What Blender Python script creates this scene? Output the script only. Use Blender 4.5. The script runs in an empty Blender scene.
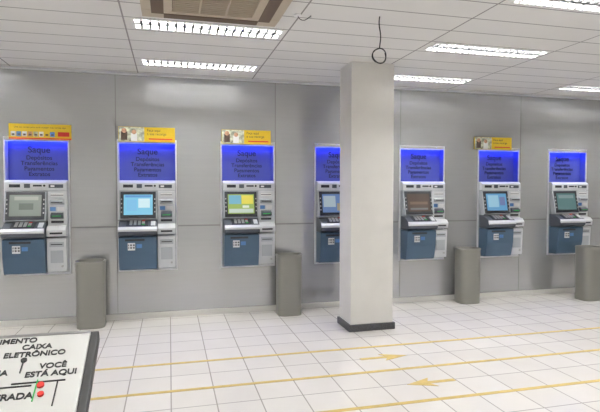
import bpy, bmesh, math
from mathutils import Matrix, Vector
sc = bpy.context.scene
COL = sc.collection
sc.view_settings.view_transform = 'Standard'
H = 2.91
XL, XR, YF = -4.0, 9.0, -8.0

# ---------------- materials ----------------
def mat(name, col, rough=0.5, metal=0.0, emit=None, estr=0.0, noise=0.0, nscale=(8,8,8), bump=0.0):
    m = bpy.data.materials.new(name); m.use_nodes = True
    nt = m.node_tree; b = nt.nodes['Principled BSDF']
    b.inputs['Base Color'].default_value = (*col, 1)
    b.inputs['Roughness'].default_value = rough
    b.inputs['Metallic'].default_value = metal
    if emit:
        b.inputs['Emission Color'].default_value = (*emit, 1)
        b.inputs['Emission Strength'].default_value = estr
    if noise > 0:
        tc = nt.nodes.new('ShaderNodeTexCoord'); mp = nt.nodes.new('ShaderNodeMapping')
        mp.inputs['Scale'].default_value = nscale
        n = nt.nodes.new('ShaderNodeTexNoise'); n.inputs['Scale'].default_value = 1.0; n.inputs['Detail'].default_value = 4
        r = nt.nodes.new('ShaderNodeValToRGB')
        r.color_ramp.elements[0].position = 0.3; r.color_ramp.elements[1].position = 0.7
        r.color_ramp.elements[0].color = (*[c*(1-noise) for c in col], 1)
        r.color_ramp.elements[1].color = (*[min(1, c*(1+noise)) for c in col], 1)
        nt.links.new(tc.outputs['Object'], mp.inputs['Vector']); nt.links.new(mp.outputs['Vector'], n.inputs['Vector'])
        nt.links.new(n.outputs['Fac'], r.inputs['Fac']); nt.links.new(r.outputs['Color'], b.inputs['Base Color'])
        if bump > 0:
            bp = nt.nodes.new('ShaderNodeBump'); bp.inputs['Strength'].default_value = bump; bp.inputs['Distance'].default_value = 0.002
            nt.links.new(n.outputs['Fac'], bp.inputs['Height']); nt.links.new(bp.outputs['Normal'], b.inputs['Normal'])
    return m

def tile_mat(name, c1, c2, mortar, w, h, ms, off, rough, sp=0.0, bump=0.15):
    m = bpy.data.materials.new(name); m.use_nodes = True
    nt = m.node_tree; b = nt.nodes['Principled BSDF']; b.inputs['Roughness'].default_value = rough
    tc = nt.nodes.new('ShaderNodeTexCoord'); mp = nt.nodes.new('ShaderNodeMapping')
    mp.inputs['Location'].default_value = (off[0], off[1], 0)
    br = nt.nodes.new('ShaderNodeTexBrick'); br.offset = 0.0; br.squash = 1.0
    br.inputs['Scale'].default_value = 1.0
    br.inputs['Color1'].default_value = (*c1, 1); br.inputs['Color2'].default_value = (*c2, 1); br.inputs['Mortar'].default_value = (*mortar, 1)
    br.inputs['Mortar Size'].default_value = ms; br.inputs['Mortar Smooth'].default_value = 0.1
    br.inputs['Brick Width'].default_value = w; br.inputs['Row Height'].default_value = h
    nt.links.new(tc.outputs['Object'], mp.inputs['Vector']); nt.links.new(mp.outputs['Vector'], br.inputs['Vector'])
    n = nt.nodes.new('ShaderNodeTexNoise'); n.inputs['Scale'].default_value = 2.5; n.inputs['Detail'].default_value = 6
    nt.links.new(tc.outputs['Object'], n.inputs['Vector'])
    mx = nt.nodes.new('ShaderNodeMixRGB'); mx.blend_type = 'MULTIPLY'; mx.inputs['Fac'].default_value = sp
    nt.links.new(br.outputs['Color'], mx.inputs['Color1']); nt.links.new(n.outputs['Fac'], mx.inputs['Color2'])
    nt.links.new(mx.outputs['Color'], b.inputs['Base Color'])
    bp = nt.nodes.new('ShaderNodeBump'); bp.inputs['Strength'].default_value = bump; bp.inputs['Distance'].default_value = 0.003; bp.invert = True
    nt.links.new(br.outputs['Fac'], bp.inputs['Height']); nt.links.new(bp.outputs['Normal'], b.inputs['Normal'])
    return m

M = {}
M['wall'] = mat('brushed_panel', (0.53, 0.535, 0.545), 0.15, 0.55, noise=0.02, nscale=(1.5, 1.5, 30))
M['seam'] = mat('seam_dark', (0.11, 0.11, 0.11), 0.6)
M['trim'] = mat('aluminium_trim', (0.75, 0.76, 0.78), 0.35, 0.3)
M['paint'] = mat('white_paint', (0.68, 0.67, 0.65), 0.7, noise=0.03, nscale=(3, 3, 3))
M['pillar'] = mat('pillar_paint', (0.72, 0.705, 0.67), 0.6, noise=0.03, nscale=(4, 4, 4))
M['floor'] = tile_mat('floor_tiles', (0.78, 0.75, 0.71), (0.735, 0.705, 0.665), (0.41, 0.39, 0.36), 0.32, 0.32, 0.005, (0.0, 0.09), 0.09, 0.12)
M['ceil'] = tile_mat('ceiling_tiles', (0.80, 0.79, 0.77), (0.77, 0.76, 0.74), (0.30, 0.29, 0.28), 1.35, 0.325, 0.007, (0.345, 2.015), 0.9, 0.06)
M['base'] = mat('baseboard', (0.70, 0.69, 0.66), 0.5)
M['granite'] = mat('dark_granite', (0.05, 0.05, 0.055), 0.3, noise=0.4, nscale=(60, 60, 60))
M['atm'] = mat('atm_light_plastic', (0.66, 0.68, 0.70), 0.3)
M['atm2'] = mat('atm_grey_plastic', (0.45, 0.48, 0.51), 0.3)
M['dark'] = mat('dark_plastic', (0.02, 0.023, 0.03), 0.35)
M['mid'] = mat('charcoal_plastic', (0.07, 0.08, 0.10), 0.4)
M['steelblue'] = mat('steel_blue', (0.065, 0.12, 0.19), 0.35, 0.1)
M['key'] = mat('key_metal', (0.5, 0.5, 0.5), 0.3, 0.6)
M['blue'] = mat('blue_panel', (0.07, 0.09, 0.34), 0.45, emit=(0.005, 0.015, 0.50), estr=0.05)
M['navy'] = mat('navy_letter', (0.008, 0.01, 0.045), 0.5)
M['led'] = mat('blue_led', (0.1, 0.1, 0.9), 0.5, emit=(0.02, 0.05, 1.0), estr=38)
M['white'] = mat('white_label', (0.8, 0.8, 0.8), 0.5)
M['yellow'] = mat('sign_yellow', (0.72, 0.50, 0.02), 0.45)
M['red'] = mat('sign_red', (0.60, 0.03, 0.02), 0.45)
M['green'] = mat('key_green', (0.03, 0.4, 0.08), 0.45)
M['ltblue'] = mat('label_blue', (0.1, 0.25, 0.55), 0.45)
M['skin'] = mat('print_skin', (0.50, 0.27, 0.17), 0.5, noise=0.5, nscale=(40, 40, 40))
M['ltgreen'] = mat('print_pale', (0.5, 0.52, 0.40), 0.5, noise=0.6, nscale=(25, 25, 25))
M['brown'] = mat('print_brown', (0.09, 0.05, 0.035), 0.5, noise=0.5, nscale=(30, 30, 30))
M['lane'] = mat('lane_yellow', (0.55, 0.40, 0.11), 0.5, noise=0.12, nscale=(15, 15, 15))
M['bin'] = mat('bin_paint', (0.25, 0.245, 0.22), 0.35, 0.15)
M['black'] = mat('black', (0.012, 0.012, 0.012), 0.5)
M['tray'] = mat('tray_reflector', (0.80, 0.80, 0.80), 0.4, 0.2)
M['fin'] = mat('louvre_fin', (0.03, 0.03, 0.03), 0.5)
M['frame'] = mat('fixture_frame', (0.75, 0.75, 0.74), 0.5)
M['tube'] = mat('fluorescent', (0.9, 0.9, 0.9), 0.5, emit=(0.99, 0.985, 0.97), estr=170)
M['ac'] = mat('ac_plastic', (0.50, 0.43, 0.32), 0.5)
M['acdark'] = mat('ac_grille', (0.12, 0.08, 0.05), 0.6)
M['map'] = mat('map_board', (0.56, 0.56, 0.54), 0.4, noise=0.02)
M['steel'] = mat('post_steel', (0.4, 0.4, 0.4), 0.3, 0.8)

# ---------------- mesh builder ----------------
class MB:
    def __init__(s): s.bm = bmesh.new(); s.mats = []
    def mi(s, m):
        if m not in s.mats: s.mats.append(m)
        return s.mats.index(m)
    def _merge(s, tmp, m, mx=None):
        if mx is not None: bmesh.ops.transform(tmp, matrix=mx, verts=tmp.verts)
        bmesh.ops.recalc_face_normals(tmp, faces=tmp.faces)
        i = s.mi(m)
        for f in tmp.faces: f.material_index = i
        me = bpy.data.meshes.new('t'); tmp.to_mesh(me); tmp.free()
        s.bm.from_mesh(me); bpy.data.meshes.remove(me)
    def box(s, x0, x1, y0, y1, z0, z1, m, bev=0, mx=None):
        t = bmesh.new(); bmesh.ops.create_cube(t, size=1)
        bmesh.ops.transform(t, matrix=Matrix.Translation(((x0+x1)/2, (y0+y1)/2, (z0+z1)/2)) @ Matrix.Diagonal((abs(x1-x0), abs(y1-y0), abs(z1-z0), 1)), verts=t.verts)
        if bev > 0: bmesh.ops.bevel(t, geom=t.edges[:], offset=bev, segments=2, affect='EDGES', profile=0.6)
        s._merge(t, m, mx); return s
    def prof(s, pts, x0, x1, m, bev=0, mx=None):   # (y,z) profile extruded along x
        t = bmesh.new()
        a = [t.verts.new((x0, y, z)) for y, z in pts]; b = [t.verts.new((x1, y, z)) for y, z in pts]
        t.faces.new(a); t.faces.new(b[::-1])
        for i in range(len(pts)):
            j = (i+1) % len(pts); t.faces.new((a[i], a[j], b[j], b[i]))
        bmesh.ops.recalc_face_normals(t, faces=t.faces)
        if bev > 0: bmesh.ops.bevel(t, geom=t.edges[:], offset=bev, segments=2, affect='EDGES', profile=0.6)
        s._merge(t, m, mx); return s
    def poly(s, pts, z0, z1, m):   # (x,y) polygon extruded in z
        t = bmesh.new()
        a = [t.verts.new((x, y, z0)) for x, y in pts]; b = [t.verts.new((x, y, z1)) for x, y in pts]
        t.faces.new(a[::-1]); t.faces.new(b)
        for i in range(len(pts)):
            j = (i+1) % len(pts); t.faces.new((a[i], a[j], b[j], b[i]))
        s._merge(t, m); return s
    def cyl(s, r, p0, p1, m, seg=16, r2=None):
        p0 = Vector(p0); p1 = Vector(p1); d = p1-p0
        t = bmesh.new(); bmesh.ops.create_cone(t, cap_ends=True, segments=seg, radius1=r, radius2=r if r2 is None else r2, depth=d.length)
        mx = Matrix.Translation((p0+p1)/2) @ d.to_track_quat('Z', 'Y').to_matrix().to_4x4()
        s._merge(t, m, mx); return s
    def lathe(s, pr, m, seg=48, sx=1, sy=1, ex=2.0):   # ex>2: rounded-square section
        t = bmesh.new(); rings = []
        def P(a):
            c, d = math.cos(a), math.sin(a); k = (abs(c)**ex+abs(d)**ex)**(-1/ex); return c*k, d*k
        for r, z in pr:
            rings.append([t.verts.new((r*sx*P(2*math.pi*i/seg)[0], r*sy*P(2*math.pi*i/seg)[1], z)) for i in range(seg)])
        for k in range(len(rings)-1):
            for i in range(seg):
                j = (i+1) % seg; t.faces.new((rings[k][i], rings[k][j], rings[k+1][j], rings[k+1][i]))
        t.faces.new(rings[0][::-1]); t.faces.new(rings[-1])
        s._merge(t, m); return s
    def mesh(s, name, smooth=False):
        me = bpy.data.meshes.new(name); s.bm.to_mesh(me); s.bm.free()
        for m in s.mats: me.materials.append(M[m])
        if smooth:
            for p in me.polygons: p.use_smooth = True
        return me

def obj(name, data, parent=None, loc=(0, 0, 0), rot=(0, 0, 0)):
    o = bpy.data.objects.new(name, data); COL.objects.link(o)
    o.location = loc; o.rotation_euler = rot
    if parent: o.parent = parent
    return o
def empty(name, loc=(0, 0, 0), parent=None, rot=(0, 0, 0)):
    o = obj(name, None, parent, loc, rot); o.empty_display_size = 0.1; return o
def smooth_angle(me):
    for p in me.polygons: p.use_smooth = True
    try: me.set_sharp_from_angle(angle=math.radians(35))
    except Exception: pass
    return me
def text_curve(name, body, size, m, align='CENTER', ext=0.001):
    c = bpy.data.curves.new(name, 'FONT'); c.body = body; c.size = size; c.align_x = align; c.extrude = ext
    c.materials.append(M[m]); return c

# ---------------- room ----------------
ATX = [-1.44, -0.25, 0.95, 2.15, 3.34, 4.54, 5.71]
NW, NZ0, NZ1 = 0.335, 0.585, 2.125
b = MB()
b.box(XL, XR, 0, 0.25, 0, NZ0, 'wall').box(XL, XR, 0, 0.25, NZ1, H, 'wall')
edges = [XL] + sum([[x-NW, x+NW] for x in ATX], []) + [XR]
for i in range(0, len(edges), 2): b.box(edges[i], edges[i+1], 0, 0.25, NZ0, NZ1, 'wall')
b.box(XL, XR, 0.2, 0.25, NZ0, NZ1, 'wall')
# seams
for i in range(0, len(edges), 2):
    b.box(edges[i]+0.012, edges[i+1]-0.012, -0.0015, 0.001, 1.096, 1.112, 'seam')
for x in (-2.45, -0.60, 1.30, 3.02, 4.90, 6.75): b.box(x-0.004, x+0.004, -0.0015, 0.001, 0.08, H, 'seam')
obj('wall_back', b.mesh('wall_back'))
obj('baseboard_back', MB().box(XL, XR, -0.014, -0.002, 0, 0.07, 'base', 0.003).mesh('baseboard'))
obj('trim_1', MB().box(XL, XR, -0.02, -0.002, H-0.03, H-0.002, 'trim').mesh('trim'))
obj('floor', MB().box(XL, XR, YF, 0.25, -0.1, 0, 'floor').mesh('floor'))
obj('wall_left', MB().box(XL-0.15, XL, YF, 0.25, 0, H, 'paint').mesh('wl'))
obj('wall_right', MB().box(XR, XR+0.15, YF, 0.25, 0, H, 'paint').mesh('wr'))
obj('wall_front', MB().box(XL, XR, YF-0.15, YF, 0, H, 'paint').mesh('wf'))

# fixtures layout; those out of view continue the grid, added for fill light
FX = [(cx, cy) for cx in (-2.37, 0.345, 3.045, 5.745) for cy in (-0.56, -1.86, -3.16, -4.46, -5.76, -7.06) if not (cx == 0.345 and cy == -3.16)]
FL, FW = 1.25, 0.25
xs = sorted(set([XL, XR] + [c[0]+s*FL/2 for c in FX for s in (-1, 1)]))
ys = sorted(set([YF, 0.25] + [c[1]+s*FW/2 for c in FX for s in (-1, 1)]))
b = MB()
for i in range(len(xs)-1):
    for j in range(len(ys)-1):
        mx_, my_ = (xs[i]+xs[i+1])/2, (ys[j]+ys[j+1])/2
        if any(abs(mx_-c[0]) < FL/2 and abs(my_-c[1]) < FW/2 for c in FX): continue
        b.box(xs[i], xs[i+1], ys[j], ys[j+1], H, H+0.12, 'ceil')
obj('ceiling', b.mesh('ceiling'))

b = MB()
l, w = FL/2, FW/2
b.box(-l, l, -w, w, 0.085, 0.09, 'tray')
b.box(-l, -l+0.018, -w, w, -0.004, 0.09, 'frame').box(l-0.018, l, -w, w, -0.004, 0.09, 'frame')
b.box(-l, l, -w, -w+0.018, -0.004, 0.09, 'frame').box(-l, l, w-0.018, w, -0.004, 0.09, 'frame')
b.box(-l+0.018, l-0.018, -0.014, 0.014, -0.003, 0.02, 'fin')
n = 18
for i in range(1, n):
    x = -l + FL*i/n
    b.box(x-0.009, x+0.009, -w+0.018, w-0.018, -0.002, 0.022, 'fin')
house = b.mesh('troffer_housing')
b = MB()
for y in (-0.060, 0.060): b.cyl(0.014, (-l+0.03, y, 0.062), (l-0.03, y, 0.062), 'tube', 8)
tubes = b.mesh('troffer_tubes')
for c in FX:
    e = empty('fluorescent_ceiling_light', (c[0], c[1], H))  # covers visible fixtures and the unseen ones added as fill
    obj('louvre_housing', house, e); obj('tubes', tubes, e)

# ---------------- pillar ----------------
e = empty('pillar', (0, 0, 0))
px0, px1, py0, py1 = 1.89, 2.385, -1.15, -0.78
obj('shaft', MB().box(px0, px1, py0, py1, 0.0, H, 'pillar', 0.006).mesh('shaft'), e)
obj('skirting', MB().box(px0-0.02, px1+0.02, py0-0.02, py1+0.02, 0, 0.075, 'granite', 0.003).mesh('skirting'), e)

# ---------------- ATM ----------------
tilt = Matrix.Translation((0, -0.075, 1.355)) @ Matrix.Rotation(math.radians(-12), 4, 'X')
b = MB()
b.box(-0.318, 0.318, -0.02, 0.12, 0.60, 1.64, 'atm2', 0.004)
b.prof([(-0.0, 1.65), (-0.05, 1.645), (-0.075, 1.62), (-0.075, 1.53), (-0.0, 1.53)], -0.315, 0.315, 'atm', 0.004)
b.box(-0.27, -0.16, -0.079, -0.07, 1.565, 1.60, 'dark').box(-0.12, -0.06, -0.079, -0.07, 1.56, 1.605, 'mid')
b.box(-0.03, 0.06, -0.079, -0.07, 1.575, 1.595, 'dark').box(0.13, 0.28, -0.079, -0.07, 1.56, 1.60, 'mid').box(0.15, 0.19, -0.081, -0.07, 1.57, 1.59, 'white')
b.cyl(0.012, (0.085, -0.07, 1.585), (0.085, -0.085, 1.585), 'black')
# card column
b.box(0.115, 0.315, -0.075, 0, 1.01, 1.525, 'atm', 0.006)
b.box(0.15, 0.28, -0.079, -0.06, 1.46, 1.50, 'white').box(0.15, 0.28, -0.081, -0.06, 1.475, 1.482, 'dark')
b.prof([(-0.07, 1.43), (-0.105, 1.41), (-0.105, 1.385), (-0.07, 1.37)], 0.14, 0.29, 'atm2', 0.003)
b.box(0.155, 0.275, -0.109, -0.10, 1.392, 1.402, 'black')
b.box(0.14, 0.20, -0.079, -0.06, 1.30, 1.345, 'ltblue').box(0.215, 0.29, -0.079, -0.06, 1.30, 1.345, 'white')
b.prof([(-0.07, 1.285), (-0.12, 1.26), (-0.12, 1.225), (-0.07, 1.21)], 0.15, 0.28, 'mid', 0.003)
b.box(0.17, 0.26, -0.124, -0.115, 1.24, 1.248, 'green')
b.box(0.15, 0.28, -0.079, -0.06, 1.165, 1.19, 'dark')
cab = b.mesh('atm_cabinet')
# monitor
b = MB()
t = 0.17
b.box(-0.315, 0.108, -0.03, 0.05, -t, t, 'atm2', 0.006, tilt)
b.box(-0.300, 0.095, -0.036, -0.02, -t+0.012, t-0.012, 'dark', 0.004, tilt)
for i in range(4):
    for xx in (-0.293, 0.078): b.box(xx, xx+0.012, -0.041, -0.03, 0.06-i*0.05, 0.075-i*0.05, 'key', 0, tilt)
b.box(-0.272, 0.07, -0.0385, -0.03, -0.128, 0.132, 'black', 0, tilt)
mon = b.mesh('atm_monitor')
# shelf with keypad
b = MB()
b.prof([(0.0, 1.185), (-0.11, 1.18), (-0.235, 1.115), (-0.26, 1.085), (-0.25, 1.03), (-0.22, 1.01), (0.0, 1.005)], -0.315, 0.108, 'mid', 0.005)
b.prof([(-0.236, 1.117), (-0.263, 1.088), (-0.255, 1.060), (-0.235, 1.08)], -0.317, 0.110, 'atm', 0.002)
sl = Matrix.Translation((-0.11, -0.172, 1.1485)) @ Matrix.Rotation(math.atan2(0.065, 0.125), 4, 'X')
b.box(-0.12, 0.12, -0.055, 0.055, -0.004, 0.008, 'dark', 0.002, sl)
for i in range(4):
    for j in range(4):
        x = -0.085+i*0.045; y = -0.042+j*0.026
        b.box(x, x+0.032, y, y+0.018, 0.006, 0.014, 'green' if (i == 3 and j == 0) else ('red' if (i == 3 and j == 3) else 'key'), 0.001, sl)
b.box(0.15, 0.20, -0.05, 0.05, -0.004, 0.006, 'atm', 0.001, sl)
b.prof([(0, 1.155), (-0.13, 1.13), (-0.17, 1.09), (-0.16, 1.02), (0.0, 1.01)], 0.114, 0.315, 'atm', 0.006)
b.box(0.15, 0.28, -0.168, -0.14, 1.045, 1.065, 'dark')
shelf = b.mesh('atm_shelf')
# lower doors
b = MB()
b.prof([(0, 1.0), (-0.205, 1.0), (-0.215, 0.985), (-0.205, 0.80), (-0.165, 0.625), (-0.15, 0.61), (0, 0.605)], -0.315, 0.105, 'steelblue', 0.006)
b.box(-0.245, -0.03, -0.216, -0.20, 0.95, 0.975, 'dark', 0.002)
b.box(-0.215, -0.135, -0.2145, -0.20, 0.845, 0.93, 'white')
for i in range(7):
    for j in range(7):
        if (i*3+j*5+i*j) % 3 != 0:
            b.box(-0.209+i*0.010, -0.200+i*0.010, -0.2155, -0.20, 0.855+j*0.010, 0.864+j*0.010, 'black')
b.box(-0.12, -0.06, -0.2135, -0.20, 0.87, 0.915, 'ltblue')
b.prof([(0, 1.0), (-0.13, 1.0), (-0.14, 0.985), (-0.12, 0.62), (0, 0.605)], 0.112, 0.315, 'atm', 0.006)
b.box(0.14, 0.29, -0.142, -0.12, 0.90, 0.955, 'atm2', 0.002).box(0.155, 0.275, -0.144, -0.12, 0.923, 0.933, 'black')
b.box(0.15, 0.28, -0.139, -0.12, 0.72, 0.86, 'atm2', 0.003)
b.cyl(0.012, (0.27, -0.11, 0.68), (0.27, -0.137, 0.68), 'key')
door = b.mesh('atm_doors')
# niche
b = MB()
b.box(-0.33, 0.33, 0.10, 0.11, 1.60, 2.118, 'blue')
b.box(-0.33, -0.322, 0.0, 0.10, 0.60, 2.118, 'trim').box(0.322, 0.33, 0.0, 0.10, 0.60, 2.118, 'blue')
b.box(-0.322, 0.322, 0.0, 0.012, 2.085, 2.118, 'trim')
for x0, x1 in ((-0.338, -0.322), (0.322, 0.338)): b.box(x0, x1, -0.014, 0.0, 0.583, 2.13, 'trim', 0.002)
b.box(-0.338, 0.338, -0.014, 0.0, 2.118, 2.132, 'trim', 0.002).box(-0.338, 0.338, -0.02, 0.0, 0.575, 0.597, 'trim', 0.002)
niche = b.mesh('atm_niche')
led = MB().box(-0.31, 0.31, 0.060, 0.085, 2.10, 2.112, 'led').mesh('led_strip')
txt1 = text_curve('t1', 'Saque', 0.10, 'navy'); txt1.offset = 0.001
txt2 = text_curve('t2', 'Depósitos\nTransferências\nPagamentos\nExtratos', 0.066, 'navy'); txt2.space_line = 0.95; txt2.offset = 0.0008

SCR = [((0.30, 0.36, 0.30), 0.5, [(0.15, 0.9, 0.75, 0.92, (0.5, 0.55, 0.45)), (0.3, 0.75, 0.3, 0.6, (0.15, 0.2, 0.15))]),
       ((0.20, 0.55, 0.75), 1.0, [(0.05, 0.95, 0.86, 0.97, (0.1, 0.3, 0.6)), (0.1, 0.45, 0.2, 0.75, (0.2, 0.5, 0.75)), (0.5, 0.9, 0.35, 0.8, (0.6, 0.8, 0.85))]),
       ((0.35, 0.5, 0.12), 0.85, [(0.04, 0.5, 0.5, 0.95, (0.2, 0.5, 0.65)), (0.52, 0.96, 0.5, 0.95, (0.85, 0.75, 0.1)), (0.04, 0.96, 0.05, 0.25, (0.6, 0.7, 0.6)), (0.55, 0.8, 0.3, 0.42, (0.8, 0.85, 0.7))]),
       ((0.12, 0.22, 0.45), 0.75, [(0.05, 0.55, 0.3, 0.9, (0.4, 0.5, 0.55)), (0.6, 0.95, 0.1, 0.5, (0.35, 0.3, 0.2))]),
       ((0.14, 0.08, 0.05), 0.45, [(0.1, 0.9, 0.4, 0.55, (0.35, 0.22, 0.14)), (0.1, 0.9, 0.1, 0.2, (0.3, 0.3, 0.3))]),
       ((0.12, 0.35, 0.60), 0.85, [(0.08, 0.6, 0.2, 0.9, (0.3, 0.55, 0.7)), (0.65, 0.92, 0.3, 0.8, (0.15, 0.2, 0.4))]),
       ((0.16, 0.33, 0.33), 0.5, [(0.1, 0.9, 0.7, 0.9, (0.35, 0.5, 0.5))])]
cnt = [0]
def glow(c, s):
    cnt[0] += 1; k = 'glow%d' % cnt[0]
    M[k] = mat('display_glow', (0.02, 0.02, 0.02), 0.2, emit=c, estr=s); return k
for i, X in enumerate(ATX):
    e = empty('atm_machine', (X, 0, 0))
    obj('cabinet', cab, e); obj('monitor', mon, e); obj('keypad_shelf', shelf, e); obj('lower_doors', door, e)
    obj('niche_surround', niche, e); obj('led_strip', led, e)
    obj('heading_text', txt1, e, (0, 0.097, 1.965), (math.pi/2, 0, 0)); obj('service_text', txt2, e, (0, 0.097, 1.885), (math.pi/2, 0, 0))
    base, st, rects = SCR[i]
    b = MB(); x0, x1, z0, z1 = -0.262, 0.060, -0.118, 0.122
    b.box(x0, x1, -0.0395, -0.035, z0, z1, glow(base, st), 0, tilt)
    for k, (a, c, d, f, colr) in enumerate(rects):
        b.box(x0+(x1-x0)*a, x0+(x1-x0)*c, -0.0402-k*0.0003, -0.036, z0+(z1-z0)*d, z0+(z1-z0)*f, glow(colr, st), 0, tilt)
    obj('screen', b.mesh('screen'), e)

# ---------------- advert signs ----------------
def sign(cx, w, cards=False):
    e = empty('advertising_sign', (cx, -0.02, 2.19))
    b = MB(); b.box(-w/2, w/2, -0.012, 0.004, -0.085, 0.085, 'yellow', 0.002)
    if cards:
        b.box(-w/2, w/2, -0.0135, -0.01, -0.085, -0.070, 'red')
        cols = ['white', 'ltblue', 'white', 'skin', 'ltgreen', 'white', 'yellow', 'ltblue', 'white', 'red']
        for k in range(8):
            x = -w/2+0.02+k*0.057
            b.box(x, x+0.048, -0.0135, -0.01, -0.055, 0.0, cols[k]); b.box(x+0.01, x+0.038, -0.0145, -0.01, -0.045, -0.025, 'brown')
        b.box(0.18, w/2-0.02, -0.0135, -0.01, -0.05, 0.0, 'red')
    else:
        b.box(-w/2+0.004, -0.03, -0.0135, -0.01, -0.081, 0.081, 'ltgreen')
        b.box(-w/2+0.03, -w/2+0.10, -0.0145, -0.01, -0.07, 0.03, 'brown'); b.cyl(0.028, (-w/2+0.065, -0.01, 0.04), (-w/2+0.065, -0.0155, 0.04), 'skin')
        b.box(-w/2+0.14, -w/2+0.21, -0.0145, -0.01, -0.08, 0.01, 'white'); b.cyl(0.026, (-w/2+0.175, -0.01, 0.025), (-w/2+0.175, -0.0155, 0.025), 'skin')
        b.box(0.02, w/2-0.03, -0.0135, -0.01, -0.06, -0.045, 'red')
    obj('board', b.mesh('board'), e)
    if cards: obj('caption', text_curve('c', 'Use seu cartão para sacar e pagar suas contas aqui', 0.026, 'brown', ext=0.0005), e, (0, -0.014, 0.04), (math.pi/2, 0, 0))
    else: obj('caption', text_curve('c', 'Faça aqui\na sua recarga', 0.042, 'brown', 'LEFT', ext=0.0005), e, (0.0, -0.014, 0.035), (math.pi/2, 0, 0))
sign(-1.395, 0.64, True); sign(-0.25, 0.64); sign(0.93, 0.61); sign(4.43, 0.60)

# ---------------- bins ----------------
b = MB(); q = 0.955
b.lathe([(r, z*q) for r, z in [(0.146, 0.0), (0.150, 0.008), (0.150, 0.03), (0.154, 0.755), (0.158, 0.76), (0.158, 0.778), (0.152, 0.785), (0.138, 0.782), (0.134, 0.75), (0.132, 0.70)]], 'bin', sx=1, sy=0.85, ex=3.6)
b.lathe([(0.131, 0.69*q), (0.131, 0.702*q)], 'black', sy=0.85, ex=3.6)
binm = smooth_angle(b.mesh('bin_body'))
for x, y in ((-0.86, -0.22), (1.42, -0.22), (3.93, -0.20), (5.68, -0.46)):
    e = empty('trash_bin', (x, y, 0)); obj('body', binm, e)

# ---------------- floor lanes ----------------
b = MB()
for y in (-1.70, -2.33, -2.97): b.box(XL, XR-0.5, y-0.02, y+0.02, 0.0, 0.002, 'lane')
obj('queue_lane_marking', b.mesh('lanes'))
def arrow(cx, cy, d, L):
    pts = [(-L/2, -0.022), (0.02, -0.022), (-0.02, -0.09), (L/2, 0), (-0.02, 0.09), (0.02, 0.022), (-L/2, 0.022)]
    pts = [(x*d, y) for x, y in pts]
    if d < 0: pts = pts[::-1]
    obj('floor_arrow', MB().poly(pts, 0, 0.002, 'lane').mesh('arrow'), None, (cx, cy, 0))
arrow(1.90, -2.01, 1, 0.46); arrow(2.02, -2.66, -1, 0.42)

# ---------------- AC cassette ----------------
e = empty('ceiling_air_conditioner', (0.33, -2.64, H))
b = MB(); s = 0.52
b.prof([(-s, 0), (-s+0.03, -0.03), (-0.30, -0.04), (-0.30, 0)], -s, s, 'ac', 0.002)
b.prof([(s, 0), (s-0.03, -0.03), (0.30, -0.04), (0.30, 0)], -s, s, 'ac', 0.002)
b.box(-s, -0.30, -0.30, 0.30, -0.038, 0, 'ac', 0.002).box(0.30, s, -0.30, 0.30, -0.038, 0, 'ac', 0.002)
b.box(-0.30, 0.30, -0.30, 0.30, -0.012, 0, 'acdark')
for k in range(16):
    y = -0.285+k*0.038; b.box(-0.295, 0.295, y-0.006, y+0.006, -0.036, -0.012, 'ac')
for k in (-0.1, 0.1): b.box(k-0.006, k+0.006, -0.30, 0.30, -0.038, -0.012, 'ac')
b.box(-0.36, 0.36, 0.36, 0.45, -0.044, -0.03, 'acdark', 0.003).box(-0.36, 0.36, -0.45, -0.36, -0.044, -0.03, 'acdark', 0.003)
b.box(0.36, 0.45, -0.36, 0.36, -0.044, -0.03, 'acdark', 0.003).box(-0.45, -0.36, -0.36, 0.36, -0.044, -0.03, 'acdark', 0.003)
obj('cassette', b.mesh('cassette'), e)

# ---------------- hanging cable ----------------
def wire(name, pts, r, parent=None):
    c = bpy.data.curves.new(name, 'CURVE'); c.dimensions = '3D'; c.bevel_depth = r; c.bevel_resolution = 2
    sp = c.splines.new('NURBS'); sp.points.add(len(pts)-1); sp.use_endpoint_u = True; sp.order_u = 3
    for p, q in zip(sp.points, pts): p.co = (*q, 1)
    c.materials.append(M['black']); return obj(name, c, parent)
e = empty('hanging_cable', (1.62, -2.52, H))
pts = [(0, 0, 0.0), (-0.01, 0, -0.05), (0.012, 0, -0.15), (0.0, 0, -0.24)]
for k in range(22):
    a = math.pi/2 + k*0.55; pts.append((0.060*math.cos(a), 0.012*math.sin(k), -0.31+0.060*math.sin(a)))
wire('cable', pts, 0.005, e)
e = empty('ceiling_wire', (0.98, -2.40, H))
wire('wire', [(0, 0, 0), (0.01, 0, -0.03), (0.05, 0, -0.045), (0.09, 0, -0.02), (0.11, 0.0, 0)], 0.003, e)
obj('rose', MB().cyl(0.03, (0, 0, -0.012), (0, 0, 0), 'white').mesh('rose'), e)

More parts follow.
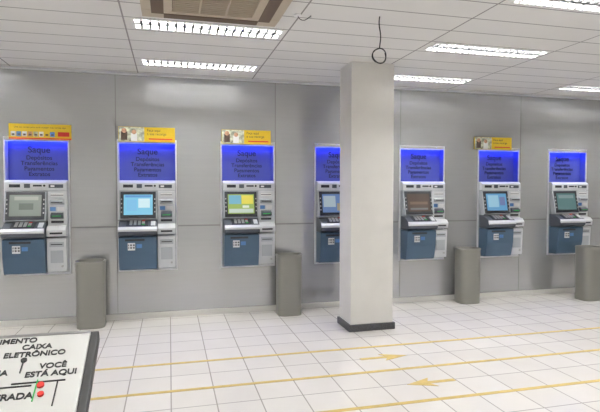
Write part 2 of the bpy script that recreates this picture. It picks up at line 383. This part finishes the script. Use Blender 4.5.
# ---------------- tactile map ----------------
ang = math.atan(0.5)
root = empty('tactile_map_stand', (-0.622, -4.9, 0))
p = empty('board', (0.39, 0.24, 1.125), root, (ang, 0, 0))
b = MB()
b.box(-0.80, 0.0, -0.52, 0.0, -0.012, 0.0, 'map', 0.003)
b.box(-0.83, 0.022, -0.54, 0.012, -0.05, -0.0125, 'black', 0.004)
b.box(-0.80, 0.0, -0.009, 0.0, 0.0, 0.0025, 'steel')
obj('panel', b.mesh('panel'), p)
def mt(s, x, t, sz=0.026, al='CENTER'):
    c = text_curve('map_text', s, sz, 'black', al, 0.001); c.offset = 0.0006
    obj('map_text', c, p, (x, -t, 0.001))
mt('ATENDIMENTO', -0.140, 0.034, 0.026, 'RIGHT'); mt('CAIXA', -0.135, 0.062); mt('ELETRÔNICO', -0.135, 0.090)
mt('VOCÊ', -0.080, 0.139); mt('ESTÁ AQUI', -0.080, 0.167); mt('TESOURARIA', -0.188, 0.154, 0.026, 'RIGHT'); mt('ENTRADA', -0.110, 0.239, 0.028, 'RIGHT')
mt('CAIXAS', -0.5, 0.15, 0.035); mt('GERÊNCIA', -0.55, 0.25, 0.035); mt('MAPA TÁTIL', -0.45, 0.42, 0.05)
b = MB()
b.box(-0.16, -0.157, -0.15, -0.099, 0, 0.003, 'black').cyl(0.008, (-0.158, -0.104, 0), (-0.158, -0.104, 0.004), 'black')
b.box(-0.17, -0.04, -0.189, -0.186, 0, 0.003, 'black').box(-0.25, -0.12, -0.199, -0.196, 0, 0.003, 'black')
b.box(-0.11, -0.107, -0.25, -0.18, 0, 0.003, 'green').cyl(0.009, (-0.098, -0.200, 0), (-0.098, -0.200, 0.006), 'red')
b.cyl(0.008, (-0.092, -0.230, 0), (-0.092, -0.230, 0.006), 'red')
b.box(-0.06, -0.057, -0.27, -0.19, 0, 0.003, 'black')
obj('tactile_symbols', b.mesh('symbols'), p)
b = MB(); b.box(-0.06, 0.06, -0.03, 0.03, 0.02, 0.96, 'steel', 0.004).box(-0.25, 0.25, -0.2, 0.2, 0, 0.02, 'steel', 0.004)
obj('post', b.mesh('post'), root)

# ---------------- world & camera ----------------
wd = bpy.data.worlds.new('World'); sc.world = wd; wd.use_nodes = True
wd.node_tree.nodes['Background'].inputs['Color'].default_value = (0.5, 0.5, 0.5, 1)
wd.node_tree.nodes['Background'].inputs['Strength'].default_value = 0.3
cam = bpy.data.cameras.new('camera'); cam.sensor_width = 36; cam.lens = 505*36/600
co = obj('camera', cam, None, (0, -6.27, 1.55), (math.radians(90-1.95), 0, math.radians(-14.5)))
cam.clip_start = 0.05
sc.camera = co
